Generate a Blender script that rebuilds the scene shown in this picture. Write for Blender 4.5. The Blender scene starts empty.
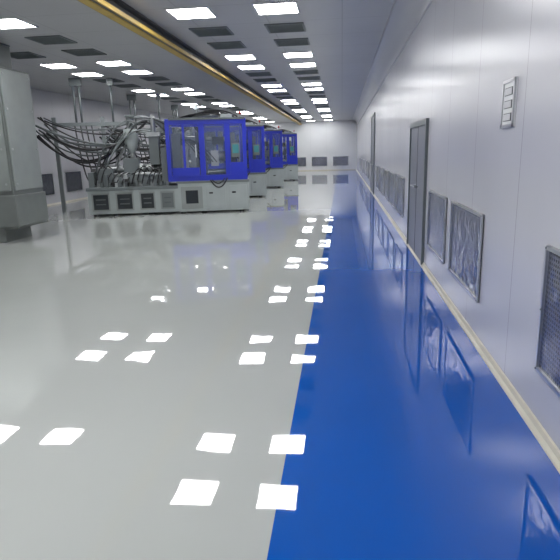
import bpy, math, random
from mathutils import Vector, Matrix
random.seed(4)
sc = bpy.context.scene
try:
    sc.view_settings.view_transform = 'Standard'
except Exception: pass

H=3.62; XR=1.09; XL=-9.5; YF=42.0; YB=-3.0

# ---------------- materials ----------------
def mat(name, col, rough=0.5, metal=0.0, emis=0, noise=0.0, nscale=5.0, bump=0.0, bscale=5.0, coat=0.0, alpha=1.0, trans=0.0, spec=0.5):
    m=bpy.data.materials.new(name); m.use_nodes=True
    nt=m.node_tree; b=nt.nodes['Principled BSDF']
    c=(*col,1)
    b.inputs['Base Color'].default_value=c
    b.inputs['Roughness'].default_value=rough
    b.inputs['Metallic'].default_value=metal
    b.inputs['Coat Weight'].default_value=coat
    b.inputs['Coat Roughness'].default_value=0.05
    b.inputs['Specular IOR Level'].default_value=spec
    b.inputs['Alpha'].default_value=alpha
    b.inputs['Transmission Weight'].default_value=trans
    if emis:
        b.inputs['Emission Color'].default_value=c
        b.inputs['Emission Strength'].default_value=emis
    tc=nt.nodes.new('ShaderNodeTexCoord')
    if noise>0:
        n=nt.nodes.new('ShaderNodeTexNoise'); n.inputs['Scale'].default_value=nscale; n.inputs['Detail'].default_value=4
        nt.links.new(tc.outputs['Object'],n.inputs['Vector'])
        r=nt.nodes.new('ShaderNodeMapRange')
        r.inputs['From Min'].default_value=0.3; r.inputs['From Max'].default_value=0.7
        r.inputs['To Min'].default_value=1-noise; r.inputs['To Max'].default_value=1+noise
        nt.links.new(n.outputs['Fac'],r.inputs['Value'])
        mx=nt.nodes.new('ShaderNodeMix'); mx.data_type='RGBA'; mx.blend_type='MULTIPLY'
        mx.inputs['Factor'].default_value=1.0
        mx.inputs[6].default_value=c
        nt.links.new(r.outputs['Result'],mx.inputs[7])
        nt.links.new(mx.outputs[2],b.inputs['Base Color'])
    if bump>0:
        n2=nt.nodes.new('ShaderNodeTexNoise'); n2.inputs['Scale'].default_value=bscale; n2.inputs['Detail'].default_value=1
        nt.links.new(tc.outputs['Object'],n2.inputs['Vector'])
        bp=nt.nodes.new('ShaderNodeBump'); bp.inputs['Strength'].default_value=1.0; bp.inputs['Distance'].default_value=bump
        nt.links.new(n2.outputs['Fac'],bp.inputs['Height'])
        nt.links.new(bp.outputs['Normal'],b.inputs['Normal'])
    return m

def seam_mat(name, col, rough, axis, period, seamw=0.008, dark=0.75, axis2=None, period2=1.2, spec=0.5, bump=0.0):
    m=mat(name,col,rough,noise=0.04,nscale=0.6,spec=spec,bump=bump,bscale=1.2)
    nt=m.node_tree; b=nt.nodes['Principled BSDF']
    tc=nt.nodes.new('ShaderNodeTexCoord'); sp=nt.nodes.new('ShaderNodeSeparateXYZ')
    nt.links.new(tc.outputs['Object'],sp.inputs[0])
    def line(ax,per):
        d=nt.nodes.new('ShaderNodeMath'); d.operation='PINGPONG'; d.inputs[1].default_value=per/2
        nt.links.new(sp.outputs[ax],d.inputs[0])
        l=nt.nodes.new('ShaderNodeMath'); l.operation='LESS_THAN'; l.inputs[1].default_value=seamw/2
        nt.links.new(d.outputs[0],l.inputs[0]); return l
    f=line(axis,period).outputs[0]
    if axis2 is not None:
        l2=line(axis2,period2); mxm=nt.nodes.new('ShaderNodeMath'); mxm.operation='MAXIMUM'
        nt.links.new(f,mxm.inputs[0]); nt.links.new(l2.outputs[0],mxm.inputs[1]); f=mxm.outputs[0]
    src=b.inputs['Base Color'].links[0].from_socket
    mx=nt.nodes.new('ShaderNodeMix'); mx.data_type='RGBA'
    nt.links.new(f,mx.inputs['Factor']); nt.links.new(src,mx.inputs[6])
    mx.inputs[7].default_value=(col[0]*dark,col[1]*dark,col[2]*dark,1)
    nt.links.new(mx.outputs[2],b.inputs['Base Color'])
    return m

M_fl=mat('epoxy_grey',(0.45,0.47,0.45),0.022,noise=0.03,nscale=0.5,bump=0.0011,bscale=2.4,spec=1.0)
M_bl=mat('epoxy_blue',(0.003,0.088,0.43),0.022,noise=0.05,nscale=0.7,bump=0.0011,bscale=2.4,spec=0.85)
M_wall=seam_mat('wall_panel',(0.52,0.52,0.56),0.25,1,1.18,spec=0.6,bump=0.001,dark=0.6)
M_cove=mat('cove_panel',(0.52,0.52,0.56),0.3,noise=0.03,nscale=0.6)
M_wallx=seam_mat('wall_panel_end',(0.66,0.67,0.69),0.35,0,1.18)
M_ceil=seam_mat('ceiling_panel',(0.44,0.44,0.455),0.4,1,1.2,axis2=0,period2=1.2,dark=0.7,seamw=0.015)
M_cream=mat('cream_cove',(0.56,0.53,0.44),0.4,noise=0.08,nscale=3)
M_alu=mat('aluminium',(0.55,0.56,0.58),0.3,0.9)
M_lite=mat('light_diffuser',(1.0,1.0,1.0),0.5,emis=22.5)
M_frame=mat('light_frame',(0.6,0.6,0.62),0.4)
M_dark=mat('diffuser_dark',(0.13,0.135,0.14),0.5)
M_grey=mat('machine_grey',(0.38,0.42,0.42),0.35,noise=0.06,nscale=3)
M_grey2=mat('machine_grey_dark',(0.14,0.16,0.165),0.4,noise=0.08,nscale=3)
M_blue=mat('guard_blue',(0.022,0.04,0.50),0.3)
M_black=mat('black_rubber',(0.012,0.012,0.014),0.45)
M_hose=mat('hose_grey',(0.09,0.105,0.11),0.4)
M_steel=mat('steel',(0.42,0.44,0.45),0.28,0.85,noise=0.1,nscale=8)
M_win=mat('dark_window',(0.02,0.025,0.03),0.1)
M_glass=mat('guard_glass',(0.20,0.25,0.35),0.05,alpha=0.2)
M_white=mat('white_paint',(0.75,0.76,0.76),0.35)
M_yel=mat('crane_yellow',(0.50,0.34,0.07),0.5,noise=0.1,nscale=4)
M_beam=mat('beam_grey',(0.08,0.08,0.08),0.5)
M_door=mat('door_grey',(0.17,0.18,0.21),0.4,noise=0.05)
M_red=mat('red_plastic',(0.5,0.02,0.02),0.4)
M_green=mat('screen_teal',(0.05,0.2,0.22),0.2,emis=0.25)
M_house=mat('housing_paint',(0.16,0.175,0.17),0.4,noise=0.08,nscale=3)
M_house2=mat('housing_cover',(0.27,0.295,0.285),0.38,noise=0.06,nscale=3)

def perf_mat(name,col,holes,scale):
    m=mat(name,col,0.22,0.75,bump=0.010,bscale=9)
    nt=m.node_tree;b=nt.nodes['Principled BSDF']
    tc=nt.nodes.new('ShaderNodeTexCoord'); v=nt.nodes.new('ShaderNodeTexVoronoi')
    v.inputs['Scale'].default_value=scale; v.inputs['Randomness'].default_value=0.0
    nt.links.new(tc.outputs['Object'],v.inputs['Vector'])
    l=nt.nodes.new('ShaderNodeMath'); l.operation='LESS_THAN'; l.inputs[1].default_value=0.38
    nt.links.new(v.outputs['Distance'],l.inputs[0])
    mx=nt.nodes.new('ShaderNodeMix'); mx.data_type='RGBA'
    nt.links.new(l.outputs[0],mx.inputs['Factor'])
    mx.inputs[6].default_value=(*col,1); mx.inputs[7].default_value=(*holes,1)
    nt.links.new(mx.outputs[2],b.inputs['Base Color'])
    return m
M_perf=perf_mat('perforated_steel',(0.27,0.28,0.33),(0.015,0.015,0.025),38)

# ---------------- mesh builder ----------------
class MB:
    def __init__(s): s.v=[];s.f=[];s.m=[];s.mats=[];s.sm=[]
    def mi(s,m):
        if m not in s.mats: s.mats.append(m)
        return s.mats.index(m)
    def box(s,a,b,m):
        x0,y0,z0=[min(p,q) for p,q in zip(a,b)]; x1,y1,z1=[max(p,q) for p,q in zip(a,b)]
        n=len(s.v); s.v+=[(x0,y0,z0),(x1,y0,z0),(x1,y1,z0),(x0,y1,z0),(x0,y0,z1),(x1,y0,z1),(x1,y1,z1),(x0,y1,z1)]
        for q in [(0,3,2,1),(4,5,6,7),(0,1,5,4),(1,2,6,5),(2,3,7,6),(3,0,4,7)]:
            s.f.append([n+i for i in q]); s.m.append(s.mi(m)); s.sm.append(False)
    def prism(s,prof,y0,y1,m,smooth=False):
        n=len(s.v); k=len(prof)
        for y in (y0,y1):
            for (x,z) in prof: s.v.append((x,y,z))
        for i in range(k):
            j=(i+1)%k; s.f.append([n+i,n+j,n+k+j,n+k+i]); s.m.append(s.mi(m)); s.sm.append(smooth)
        s.f.append([n+i for i in range(k)]); s.m.append(s.mi(m)); s.sm.append(False)
        s.f.append([n+k+i for i in range(k)][::-1]); s.m.append(s.mi(m)); s.sm.append(False)
    def tube(s,pts,r,m,seg=12,cap=True):
        pts=[Vector(p) for p in pts]; rs=r if isinstance(r,(list,tuple)) else [r]*len(pts)
        n0=len(s.v); up=None
        for i,p in enumerate(pts):
            t=(pts[min(i+1,len(pts)-1)]-pts[max(i-1,0)]).normalized()
            if up is None:
                up=Vector((0,0,1)) if abs(t.z)<0.9 else Vector((0,1,0))
            a=t.cross(up)
            if a.length<1e-3: a=t.cross(Vector((1,0,0)))
            a.normalize(); b=a.cross(t).normalized(); up=b
            for k in range(seg):
                an=2*math.pi*k/seg
                s.v.append(tuple(p+rs[i]*(math.cos(an)*a+math.sin(an)*b)))
        for i in range(len(pts)-1):
            for k in range(seg):
                k2=(k+1)%seg
                s.f.append([n0+i*seg+k,n0+i*seg+k2,n0+(i+1)*seg+k2,n0+(i+1)*seg+k]); s.m.append(s.mi(m)); s.sm.append(True)
        if cap:
            s.f.append([n0+k for k in range(seg)][::-1]); s.m.append(s.mi(m)); s.sm.append(False)
            e=n0+(len(pts)-1)*seg
            s.f.append([e+k for k in range(seg)]); s.m.append(s.mi(m)); s.sm.append(False)
    def hose(s,p0,p1,sag,r,m,n=14,mid=(0,0,0)):
        p0=Vector(p0);p1=Vector(p1);mid=Vector(mid);P=[]
        for i in range(n+1):
            t=i/n; k=4*t*(1-t)
            P.append(p0.lerp(p1,t)+Vector((0,0,-sag*k))+mid*k)
        s.tube(P,r,m,8)
    def obj(s,name,parent=None,bevel=0,loc=(0,0,0)):
        me=bpy.data.meshes.new(name); me.from_pydata(s.v,[],s.f); me.validate()
        for m in s.mats: me.materials.append(m)
        for p,mi,sm in zip(me.polygons,s.m,s.sm): p.material_index=mi; p.use_smooth=sm
        import bmesh
        bm=bmesh.new(); bm.from_mesh(me); bmesh.ops.recalc_face_normals(bm,faces=bm.faces); bm.to_mesh(me); bm.free()
        o=bpy.data.objects.new(name,me); sc.collection.objects.link(o); o.location=loc
        if parent: o.parent=parent
        if bevel:
            bv=o.modifiers.new('bevel','BEVEL'); bv.width=bevel; bv.segments=2; bv.limit_method='ANGLE'
        return o
def empty(name,loc=(0,0,0),rz=0):
    e=bpy.data.objects.new(name,None); e.empty_display_size=0.3; sc.collection.objects.link(e)
    e.location=loc; e.rotation_euler=(0,0,rz); return e

# ---------------- room shell ----------------
XB=-0.29
b=MB(); b.box((XL,YB,-0.1),(XB,YF,0),M_fl); b.box((XB,YB,-0.1),(XR,YF,0),M_bl); b.obj('floor')
b=MB(); b.box((XL-0.1,YB-0.1,H),(XR+0.1,YF+0.1,H+0.1),M_ceil); b.obj('ceiling')
b=MB(); b.box((XR,YB,-0.1),(XR+0.1,YF,H),M_wall); b.obj('wall_right')
b=MB(); b.box((XL-0.1,YB,-0.1),(XL,YF,H),M_wall); b.obj('wall_left')
b=MB(); b.box((XL-0.1,YF,-0.1),(XR+0.1,YF+0.1,H),M_wallx); b.obj('wall_far')
b=MB(); b.box((XL-0.1,YB-0.1,-0.1),(XR+0.1,YB,H),M_wallx); b.obj('wall_back')
b=MB(); cw=0.34; chh=0.34; prof=[(XR,H)]
for i in range(13):
    t=i/12*math.pi/2
    prof.append((XR-cw+cw*math.sin(t), H-chh+chh*math.cos(t)))
b.prism(prof,YB,YF,M_cove,True); b.obj('trim_ceiling_cove')
def cove(name,x,sx):
    b=MB(); prof=[(0,0),(0.045,0),(0.04,0.01),(0.02,0.02),(0.01,0.045),(0.0,0.05)]
    b.prism([(x+sx*d,z) for d,z in prof],YB,YF,M_cream); b.obj(name)
cove('baseboard_right',XR,-1); cove('baseboard_left',XL,1)
b=MB(); b.box((XL+0.06,YF-0.03,0),(XR-0.06,YF,0.06),M_cream); b.obj('baseboard_far')

# ---------------- ceiling lights & diffusers ----------------
cols=[-0.97,-2.27,-5.25,-6.6]
lb=MB(); w=0.3
ring=[((-w-.03,-w-.03),(w+.03,-w)),((-w-.03,w),(w+.03,w+.03)),((-w-.03,-w),(-w,w)),((w,-w),(w+.03,w))]
for (a0,a1) in ring: lb.box((a0[0],a0[1],-0.015),(a1[0],a1[1],0),M_frame)
lb.box((-w,-w,-0.008),(w,w,0),M_lite)
lmesh=None; dmesh=None
db=MB()
for (a0,a1) in ring: db.box((a0[0],a0[1],-0.02),(a1[0],a1[1],0),M_grey2)
db.box((-w,-w,-0.004),(w,w,0),M_dark)
for i in range(7):
    y=-w+0.04+i*0.085; db.box((-w,y,-0.018),(w,y+0.02,-0.004),M_grey2)
P=5.6
for k in range(-2,7):
    for x in cols:
        for dy in (7.22,8.72):
            y=dy+k*P
            if y<YB+0.5 or y>YF-0.6: continue
            if k==0 and dy==7.22 and x<-4: continue
            if lmesh is None: o=lb.obj('ceiling_light_panel'); lmesh=o.data
            else:
                o=bpy.data.objects.new('ceiling_light_panel',lmesh); sc.collection.objects.link(o)
            o.location=(x,y,H)
        for dy in (10.05,11.35):
            y=dy+k*P
            if y<YB+0.5 or y>YF-0.6: continue
            if dmesh is None: o=db.obj('ceiling_air_diffuser'); dmesh=o.data
            else:
                o=bpy.data.objects.new('ceiling_air_diffuser',dmesh); sc.collection.objects.link(o)
            o.location=(x,y,H)

# ---------------- crane rail ----------------
b=MB(); x0=-3.12
b.box((x0-0.10,YB+0.01,H-0.03),(x0+0.10,YF-0.01,H),M_beam)
b.box((x0-0.02,YB+0.01,H-0.20),(x0+0.02,YF-0.01,H-0.03),M_beam)
b.box((x0-0.10,YB+0.01,H-0.22),(x0+0.10,YF-0.01,H-0.20),M_beam)
b.box((x0-0.07,YB+0.01,H-0.235),(x0+0.06,YF-0.01,H-0.221),M_yel)
b.box((x0+0.10,YB+0.01,H-0.22),(x0+0.125,YF-0.01,H-0.16),M_yel)
b.obj('crane_rail_beam')

# ---------------- wall vents ----------------
E=0.002
def vent(name,y0,y1,z0,z1,x=XR,sx=-1):
    b=MB(); t=0.022; d=0.02
    W=(y1-y0)/2; Hh=(z1-z0)/2
    b.box((0,-W,-Hh),(sx*0.006,W,Hh),M_perf)
    b.box((0,-W,-Hh),(sx*d,-W+t,Hh),M_alu); b.box((0,W-t,-Hh),(sx*d,W,Hh),M_alu)
    b.box((0,-W+t,-Hh),(sx*d,W-t,-Hh+t),M_alu); b.box((0,-W+t,Hh-t),(sx*d,W-t,Hh),M_alu)
    for yy in (-W+0.012,W-0.012):
        for zz in (-Hh+0.012,Hh-0.012,0): b.tube([(sx*d,yy,zz),(sx*(d+0.004),yy,zz)],0.006,M_grey2,8)
    return b.obj(name,loc=(x+sx*E,(y0+y1)/2,(z0+z1)/2))
for (a,c) in [(1.75,2.95),(4.3,5.5),(5.8,6.95),(9.8,11.0),(11.4,12.6),(13.0,14.2),(14.7,15.9),(16.4,17.6),(22,23.2),(24,25.2),(27,28.2),(30,31.2),(33,34.2)]:
    vent('return_air_grille',a,c,0.33,1.03)
for a in (10,12,14,16,18,21,24,27,30,33,36):
    vent('return_air_grille',a,a+1.2,0.32,1.03,x=XL,sx=1)
for xc in (-0.1,-1.7,-3.3,-4.9,-6.5):
    b=MB(); W=0.6;Hh=0.36
    b.box((-W,0,-Hh),(W,-0.006,Hh),M_perf)
    b.box((-W,0,-Hh),(-W+.03,-.02,Hh),M_alu); b.box((W-.03,0,-Hh),(W,-.02,Hh),M_alu)
    b.box((-W,0,-Hh),(W,-.02,-Hh+.03),M_alu); b.box((-W,0,Hh-.03),(W,-.02,Hh),M_alu)
    b.obj('return_air_grille',loc=(xc,YF-E,0.68))

# ---------------- doors ----------------
def door(name,y0,y1,zt):
    b=MB(); f=0.07; X=XR-E
    b.box((X,y0,0),(X-0.035,y0+f,zt),M_grey2); b.box((X,y1-f,0),(X-0.035,y1,zt),M_grey2); b.box((X,y0+f,zt-f),(X-0.035,y1-f,zt),M_grey2)
    b.box((X,y0+f,0.01),(X-0.015,y1-f,zt-f),M_door)
    ym=(y0+y1)/2; b.box((X-0.012,ym-0.006,0.01),(X-0.018,ym+0.006,zt-f),M_black)
    for s in (-1,1):
        yy=ym+s*0.1
        b.tube([(X-0.015,yy,1.0),(X-0.07,yy,1.0),(X-0.07,yy+s*0.12,1.0)],0.011,M_alu,8)
    b.obj(name)
door('door_1',7.25,8.95,1.90); door('door_2',18.8,20.6,2.7)

b=MB(); y0,y1,z0,z1=3.70,3.96,1.66,1.96; X=XR-E
b.box((X,y0,z0),(X-0.012,y1,z1),M_white)
for (a,c,d,e) in [(y0,y0+.02,z0,z1),(y1-.02,y1,z0,z1),(y0,y1,z0,z0+.02),(y0,y1,z1-.02,z1)]:
    b.box((X-0.010,a,d),(X-0.02,c,e),M_alu)
for zz in (1.70,1.78,1.86): b.box((X-0.012,y0+.05,zz),(X-0.016,y1-.05,zz+.05),M_hose)
for zz in (1.705,1.785,1.865): b.box((X-0.015,y0+.06,zz),(X-0.018,y1-.06,zz+.04),M_frame)
b.obj('wall_switch_panel')

# ---------------- injection moulding machine ----------------
def base_part():
    b=MB(); D=1.5
    for x in (-0.2,-1.2,-1.75,-2.6,-3.5,-4.0):
        for y in (0.15,D-0.15): b.tube([(x,y,0),(x,y,0.08)],0.07,M_black,12)
    b.box((-1.85,0,0.05),(0,D,0.80),M_grey)
    b.box((-4.15,0.04,0.06),(-1.85,D-0.05,0.68),M_grey)
    b.box((-4.17,0.0,0.66),(-1.85,D,0.74),M_grey2)
    b.box((-1.88,-0.02,0.78),(0.02,D+0.02,0.84),M_grey2)
    for (a,c) in [(-4.05,-3.6),(-3.45,-3.0),(-2.85,-2.45),(-2.32,-1.95)]:
        b.box((a,0.045,0.14),(c,0.025,0.60),M_house2)
        b.box((a+.04,0.045,0.18),(c-.04,0.012,0.56),M_win if c<-2.4 else M_grey2)
        b.box((a+.1,0.02,0.3),(c-.1,0.008,0.33),M_hose); b.box((a+.1,0.02,0.42),(c-.1,0.008,0.45),M_hose)
    b.box((-1.78,0.01,0.12),(-1.22,-0.012,0.70),M_house2)
    b.box((-1.66,0,0.26),(-1.34,-0.02,0.60),M_win)
    b.box((-1.12,0.01,0.12),(-0.62,-0.012,0.70),M_grey); b.box((-0.52,0.01,0.12),(-0.06,-0.012,0.70),M_grey)
    b.box((-1.05,0,0.50),(-0.95,-0.03,0.54),M_black); b.box((-0.45,0,0.50),(-0.35,-0.03,0.54),M_black)
    b.box((0,0.1,0.14),(0.012,0.7,0.68),M_grey); b.box((0,0.8,0.14),(0.012,1.4,0.68),M_grey2)
    b.hose((-1.0,-0.03,0.86),(-0.55,-0.03,0.9),0.22,0.018,M_black)
    b.hose((-0.95,-0.04,0.86),(-0.62,-0.04,0.9),0.12,0.014,M_black)
    return b
def guard_part():
    b=MB(); D=1.4; z0=0.84;z1=2.40; xa,xb=-2.08,-0.02; y0=0.03
    for x in (xa,xb-0.1):
        for y in (y0,D-0.1): b.box((x,y,z0),(x+0.1,y+0.1,z1),M_blue)
    for y in (y0,D-0.08):
        b.box((xa+.1,y,z1-0.14),(xb-.1,y+0.08,z1),M_blue)
        b.box((xa+.1,y,z0),(xb-.1,y+0.08,z0+0.14),M_blue)
        for x in (-1.24,-0.58): b.box((x,y+.01,z0+.14),(x+0.14,y+0.07,z1-.12),M_blue)
    for x in (xa,xb-0.08):
        b.box((x,y0+.1,z1-0.12),(x+0.08,D-.1,z1),M_blue); b.box((x,y0+.1,z0),(x+0.08,D-.1,z0+0.14),M_blue)
        b.box((x,0.68,z0+.14),(x+0.08,0.76,z1-.12),M_blue)
    b.box((-1.96,y0-0.03,z0+0.12),(-1.26,y0+0.0,z0+0.34),M_blue)
    b.box((-1.66,y0-0.02,z0+0.34),(-1.60,y0,z1-0.12),M_blue)
    b.box((-0.46,y0-0.01,z0+0.14),(-0.12,y0+0.05,z0+0.45),M_blue)
    b.box((-0.42,y0-0.05,1.42),(-0.2,y0+0.0,1.78),M_grey2)
    b.box((-0.39,y0-0.056,1.52),(-0.23,y0-0.05,1.74),M_green)
    b.box((-1.98,y0-0.05,z1-0.03),(-0.05,y0+0.02,z1+0.02),M_grey2)
    b.tube([(-1.33,y0-.01,1.45),(-1.33,y0-0.08,1.45),(-1.33,y0-0.08,1.75),(-1.33,y0-.01,1.75)],0.012,M_white,8)
    b.box((-1.98,y0+0.03,z0+0.34),(-1.26,y0+0.04,z1-0.12),M_glass)
    b.box((-1.12,y0+0.03,z0+0.14),(-0.58,y0+0.04,z1-0.12),M_glass)
    b.box((-0.46,y0+0.03,z0+0.45),(-0.12,y0+0.04,z1-0.12),M_glass)
    b.box((xb-0.05,y0+0.1,z0+0.14),(xb-0.04,0.68,z1-0.12),M_glass)
    for (a,c,m) in [(-1.95,-1.72,M_grey2),(-1.34,-1.05,M_grey2),(-0.5,-0.3,M_grey2)]:
        b.box((a,0.25,0.86),(c,1.2,2.05),m)
    for y in (0.38,1.07):
        for z in (1.05,1.9): b.tube([(-1.72,y,z),(-0.3,y,z)],0.05,M_steel,12)
    b.box((-1.72,0.42,1.15),(-1.55,1.0,1.75),M_white); b.box((-1.48,0.42,1.15),(-1.34,1.0,1.75),M_steel)
    b.tube([(-1.05,0.72,1.45),(-0.5,0.72,1.45)],0.13,M_steel,16)
    b.box((-0.95,0.3,1.2),(-0.75,0.5,1.6),M_white); b.box((-0.9,0.28,1.75),(-0.6,0.45,1.95),M_black)
    for i in range(5): b.hose((-1.7+i*.05,0.25,1.9),(-1.2+i*.1,0.2,1.3),-0.1,0.014,M_black,8)
    b.box((-1.6,0.3,z1),(-1.1,0.9,z1+0.05),M_grey2)
    b.tube([(-1.5,0.6,z1+.1),(-0.7,0.6,z1+.1)],0.06,M_steel,12)
    b.box((-0.65,0.35,z1-0.02),(-0.35,0.8,z1+0.12),M_grey)
    for i in range(4): b.hose((-1.75+.1*i,0.3+.1*i,z1+.02),(-0.5+.1*i,0.4,z1+.06),-0.1-.03*i,0.02,M_black)
    b.tube([(-0.15,0.2,z1),(-0.15,0.2,z1+0.1)],0.015,M_steel,8); b.tube([(-0.15,0.2,z1+.1),(-0.15,0.2,z1+0.17)],0.03,M_red,10)
    return b
def inj_part():
    b=MB()
    for y in (0.35,1.1): b.box((-3.95,y,0.74),(-2.1,y+0.1,0.84),M_steel)
    b.box((-3.2,0.25,0.84),(-2.7,1.25,1.04),M_grey2)
    b.box((-3.9,0.3,0.84),(-3.5,1.2,1.2),M_grey2)
    b.tube([(-3.7,0.75,1.16),(-2.05,0.75,1.16)],0.12,M_steel,16)
    for i in range(6):
        x=-2.25-i*0.14; b.tube([(x,0.75,1.16),(x-0.09,0.75,1.16)],0.15,M_grey2 if i%2 else M_steel,16)
    b.tube([(-3.6,0.4,1.04),(-2.2,0.4,1.04)],0.055,M_steel,12)
    b.tube([(-3.6,1.1,1.04),(-2.2,1.1,1.04)],0.055,M_steel,12)
    b.tube([(-4.12,0.75,1.05),(-3.9,0.75,1.05)],0.16,M_black,16)
    b.box((-3.25,0.5,1.04),(-2.85,1.0,1.46),M_grey2)
    b.tube([(-3.02,0.75,1.44),(-3.02,0.75,1.58)],0.06,M_steel,12)
    b.tube([(-3.02,0.75,1.58),(-3.02,0.75,1.85),(-3.02,0.75,2.2),(-3.02,0.75,2.22)],[0.07,0.19,0.19,0.05],M_grey,18)
    b.tube([(-3.02,0.75,2.22),(-3.02,0.75,2.5)],0.1,M_hose,14)
    b.tube([(-3.02,0.75,2.5),(-3.02,0.75,2.56)],0.13,M_grey2,14)
    b.box((-2.55,0.45,1.28),(-2.3,0.8,2.0),M_grey2); b.box((-2.6,0.4,2.0),(-2.25,0.85,2.1),M_steel)
    b.tube([(-2.42,0.62,2.1),(-2.42,0.62,2.55)],0.06,M_steel,12)
    b.box((-2.24,0.2,0.84),(-2.1,1.2,1.7),M_grey2)
    rnd=random.Random(7)
    for i in range(40):
        x=-3.95+rnd.random()*1.7; y=0.12+rnd.random()*0.3; s=0.035+rnd.random()*0.05
        b.box((x,y,0.74),(x+s*1.6,y+s*1.3,0.74+s*(1.5+rnd.random()*3.5)),rnd.choice([M_grey2,M_grey2,M_black,M_grey2,M_hose,M_steel]))
    for i in range(14):
        x=-3.95+i*0.13; b.hose((x,0.2,0.80),(x+0.35,0.45,1.0),-0.12-rnd.random()*0.25,0.016,M_black,8)
    b.box((-4.12,0.2,0.74),(-3.98,0.6,1.12),M_grey2)
    return b
def hose_part():
    b=MB(); rnd=random.Random(3)
    for x in (-5.2,-3.9): b.box((x-.05,1.75,0),(x+.05,1.85,2.6),M_grey2)
    b.box((-5.25,1.72,2.35),(-2.2,1.88,2.45),M_grey2)
    for i in range(14):
        z=1.75+rnd.random()*0.7; y=0.4+rnd.random()*0.9
        b.hose((-2.4-rnd.random()*0.7,y,z),(-5.2-rnd.random()*.5,1.0+rnd.random()*0.7,2.1+rnd.random()*0.55),0.2+rnd.random()*0.7,0.018+rnd.random()*0.014,rnd.choice([M_black,M_hose,M_hose,M_black]),18,(0,rnd.random()*.4-.2,0))
    for i in range(10):
        x=-2.3-rnd.random()*0.7
        b.hose((x,0.4+rnd.random()*0.5,1.9+rnd.random()*0.5),(-3.2-rnd.random()*0.8,0.4+rnd.random()*.5,1.1),-0.3-rnd.random()*0.3,0.02,rnd.choice([M_black,M_hose,M_grey2,M_steel]),14)
    for i in range(6):
        b.hose((-3.02,0.7+0.03*i,2.45),(-2.0,0.5,2.3-0.08*i),-0.1-0.04*i,0.02,rnd.choice([M_hose,M_black]),12)
    for i in range(4):
        x=-4.2-0.15*i; b.hose((x,1.75,2.4),(x+0.5,0.6,0.9),0.15+rnd.random()*.3,0.02,M_black,12)
    for i,x in enumerate((-4.6,-4.45,-3.6)):
        b.tube([(x,1.8,2.4),(x,1.8,H-0.01)],0.03,M_hose,10)
        b.box((x-0.08,1.72,H-0.2),(x+0.08,1.88,H-0.01),M_grey2)
    return b
meshes=None
ANG=math.radians(14)
for (x,y) in [(-2.45,14.3),(-2.6,18.8),(-2.5,23.6),(-2.3,29.0)]:
    e=empty('injection_molding_machine',(x,y,0),ANG)
    if meshes is None:
        parts=[('machine_base',base_part(),0.01),('safety_guard',guard_part(),0.006),('injection_unit',inj_part(),0.004),('hydraulic_hoses',hose_part(),0)]
        meshes=[]
        for n,p,bv in parts:
            o=p.obj(n,e,bv); meshes.append((n,o.data,bv))
    else:
        for n,me,bv in meshes:
            o=bpy.data.objects.new(n,me); sc.collection.objects.link(o); o.parent=e
            if bv: q=o.modifiers.new('bevel','BEVEL'); q.width=bv; q.segments=1

# ---------------- press housing (left) ----------------
e=empty('press_machine_housing',(-5.95,9.35,0))
b=MB()
b.box((-1.9,0,0.26),(0,1.0,3.12),M_house)
b.box((-1.9,0.05,3.12),(-0.28,0.95,3.58),M_house)
b.box((-1.85,0.04,0.0),(-0.3,0.9,0.26),M_house)
b.box((-1.88,-0.03,0.96),(-0.03,0,3.08),M_house2)
b.box((0,0.04,0.96),(0.03,0.97,3.08),M_house2)
b.box((-1.9,-0.05,0.30),(0.05,1.0,0.88),M_house)
b.obj('housing_body',e,0.015)
b=MB()
for z in (1.08,1.7,2.4,3.0):
    for y in (0.1,0.9): b.tube([(0.03,y,z),(0.042,y,z)],0.02,M_steel,10)
    for x in (-0.1,-0.9,-1.75): b.tube([(x,-0.03,z),(x,-0.042,z)],0.02,M_steel,10)
for x in (-0.30,-0.10):
    b.tube([(x,-0.03,1.95),(x,-0.1,1.95),(x,-0.1,2.35),(x,-0.03,2.35)],0.016,M_white,8)
b.obj('bolts_and_handle',e)

# ---------------- camera ----------------
cam=bpy.data.cameras.new('camera'); co=bpy.data.objects.new('camera',cam); sc.collection.objects.link(co)
R=Matrix.Rotation(math.radians(6.72),4,'Z')@Matrix.Rotation(math.radians(90-13.46),4,'X')@Matrix.Rotation(math.radians(-1.5),4,'Z')
co.matrix_world=Matrix.Translation((0,0,1.55))@R
cam.sensor_width=36; cam.lens=540/560*36; cam.clip_end=200; cam.clip_start=0.05
sc.camera=co
w=bpy.data.worlds.new('world'); sc.world=w; w.use_nodes=True
w.node_tree.nodes['Background'].inputs[0].default_value=(0.5,0.55,0.6,1); w.node_tree.nodes['Background'].inputs[1].default_value=0.2
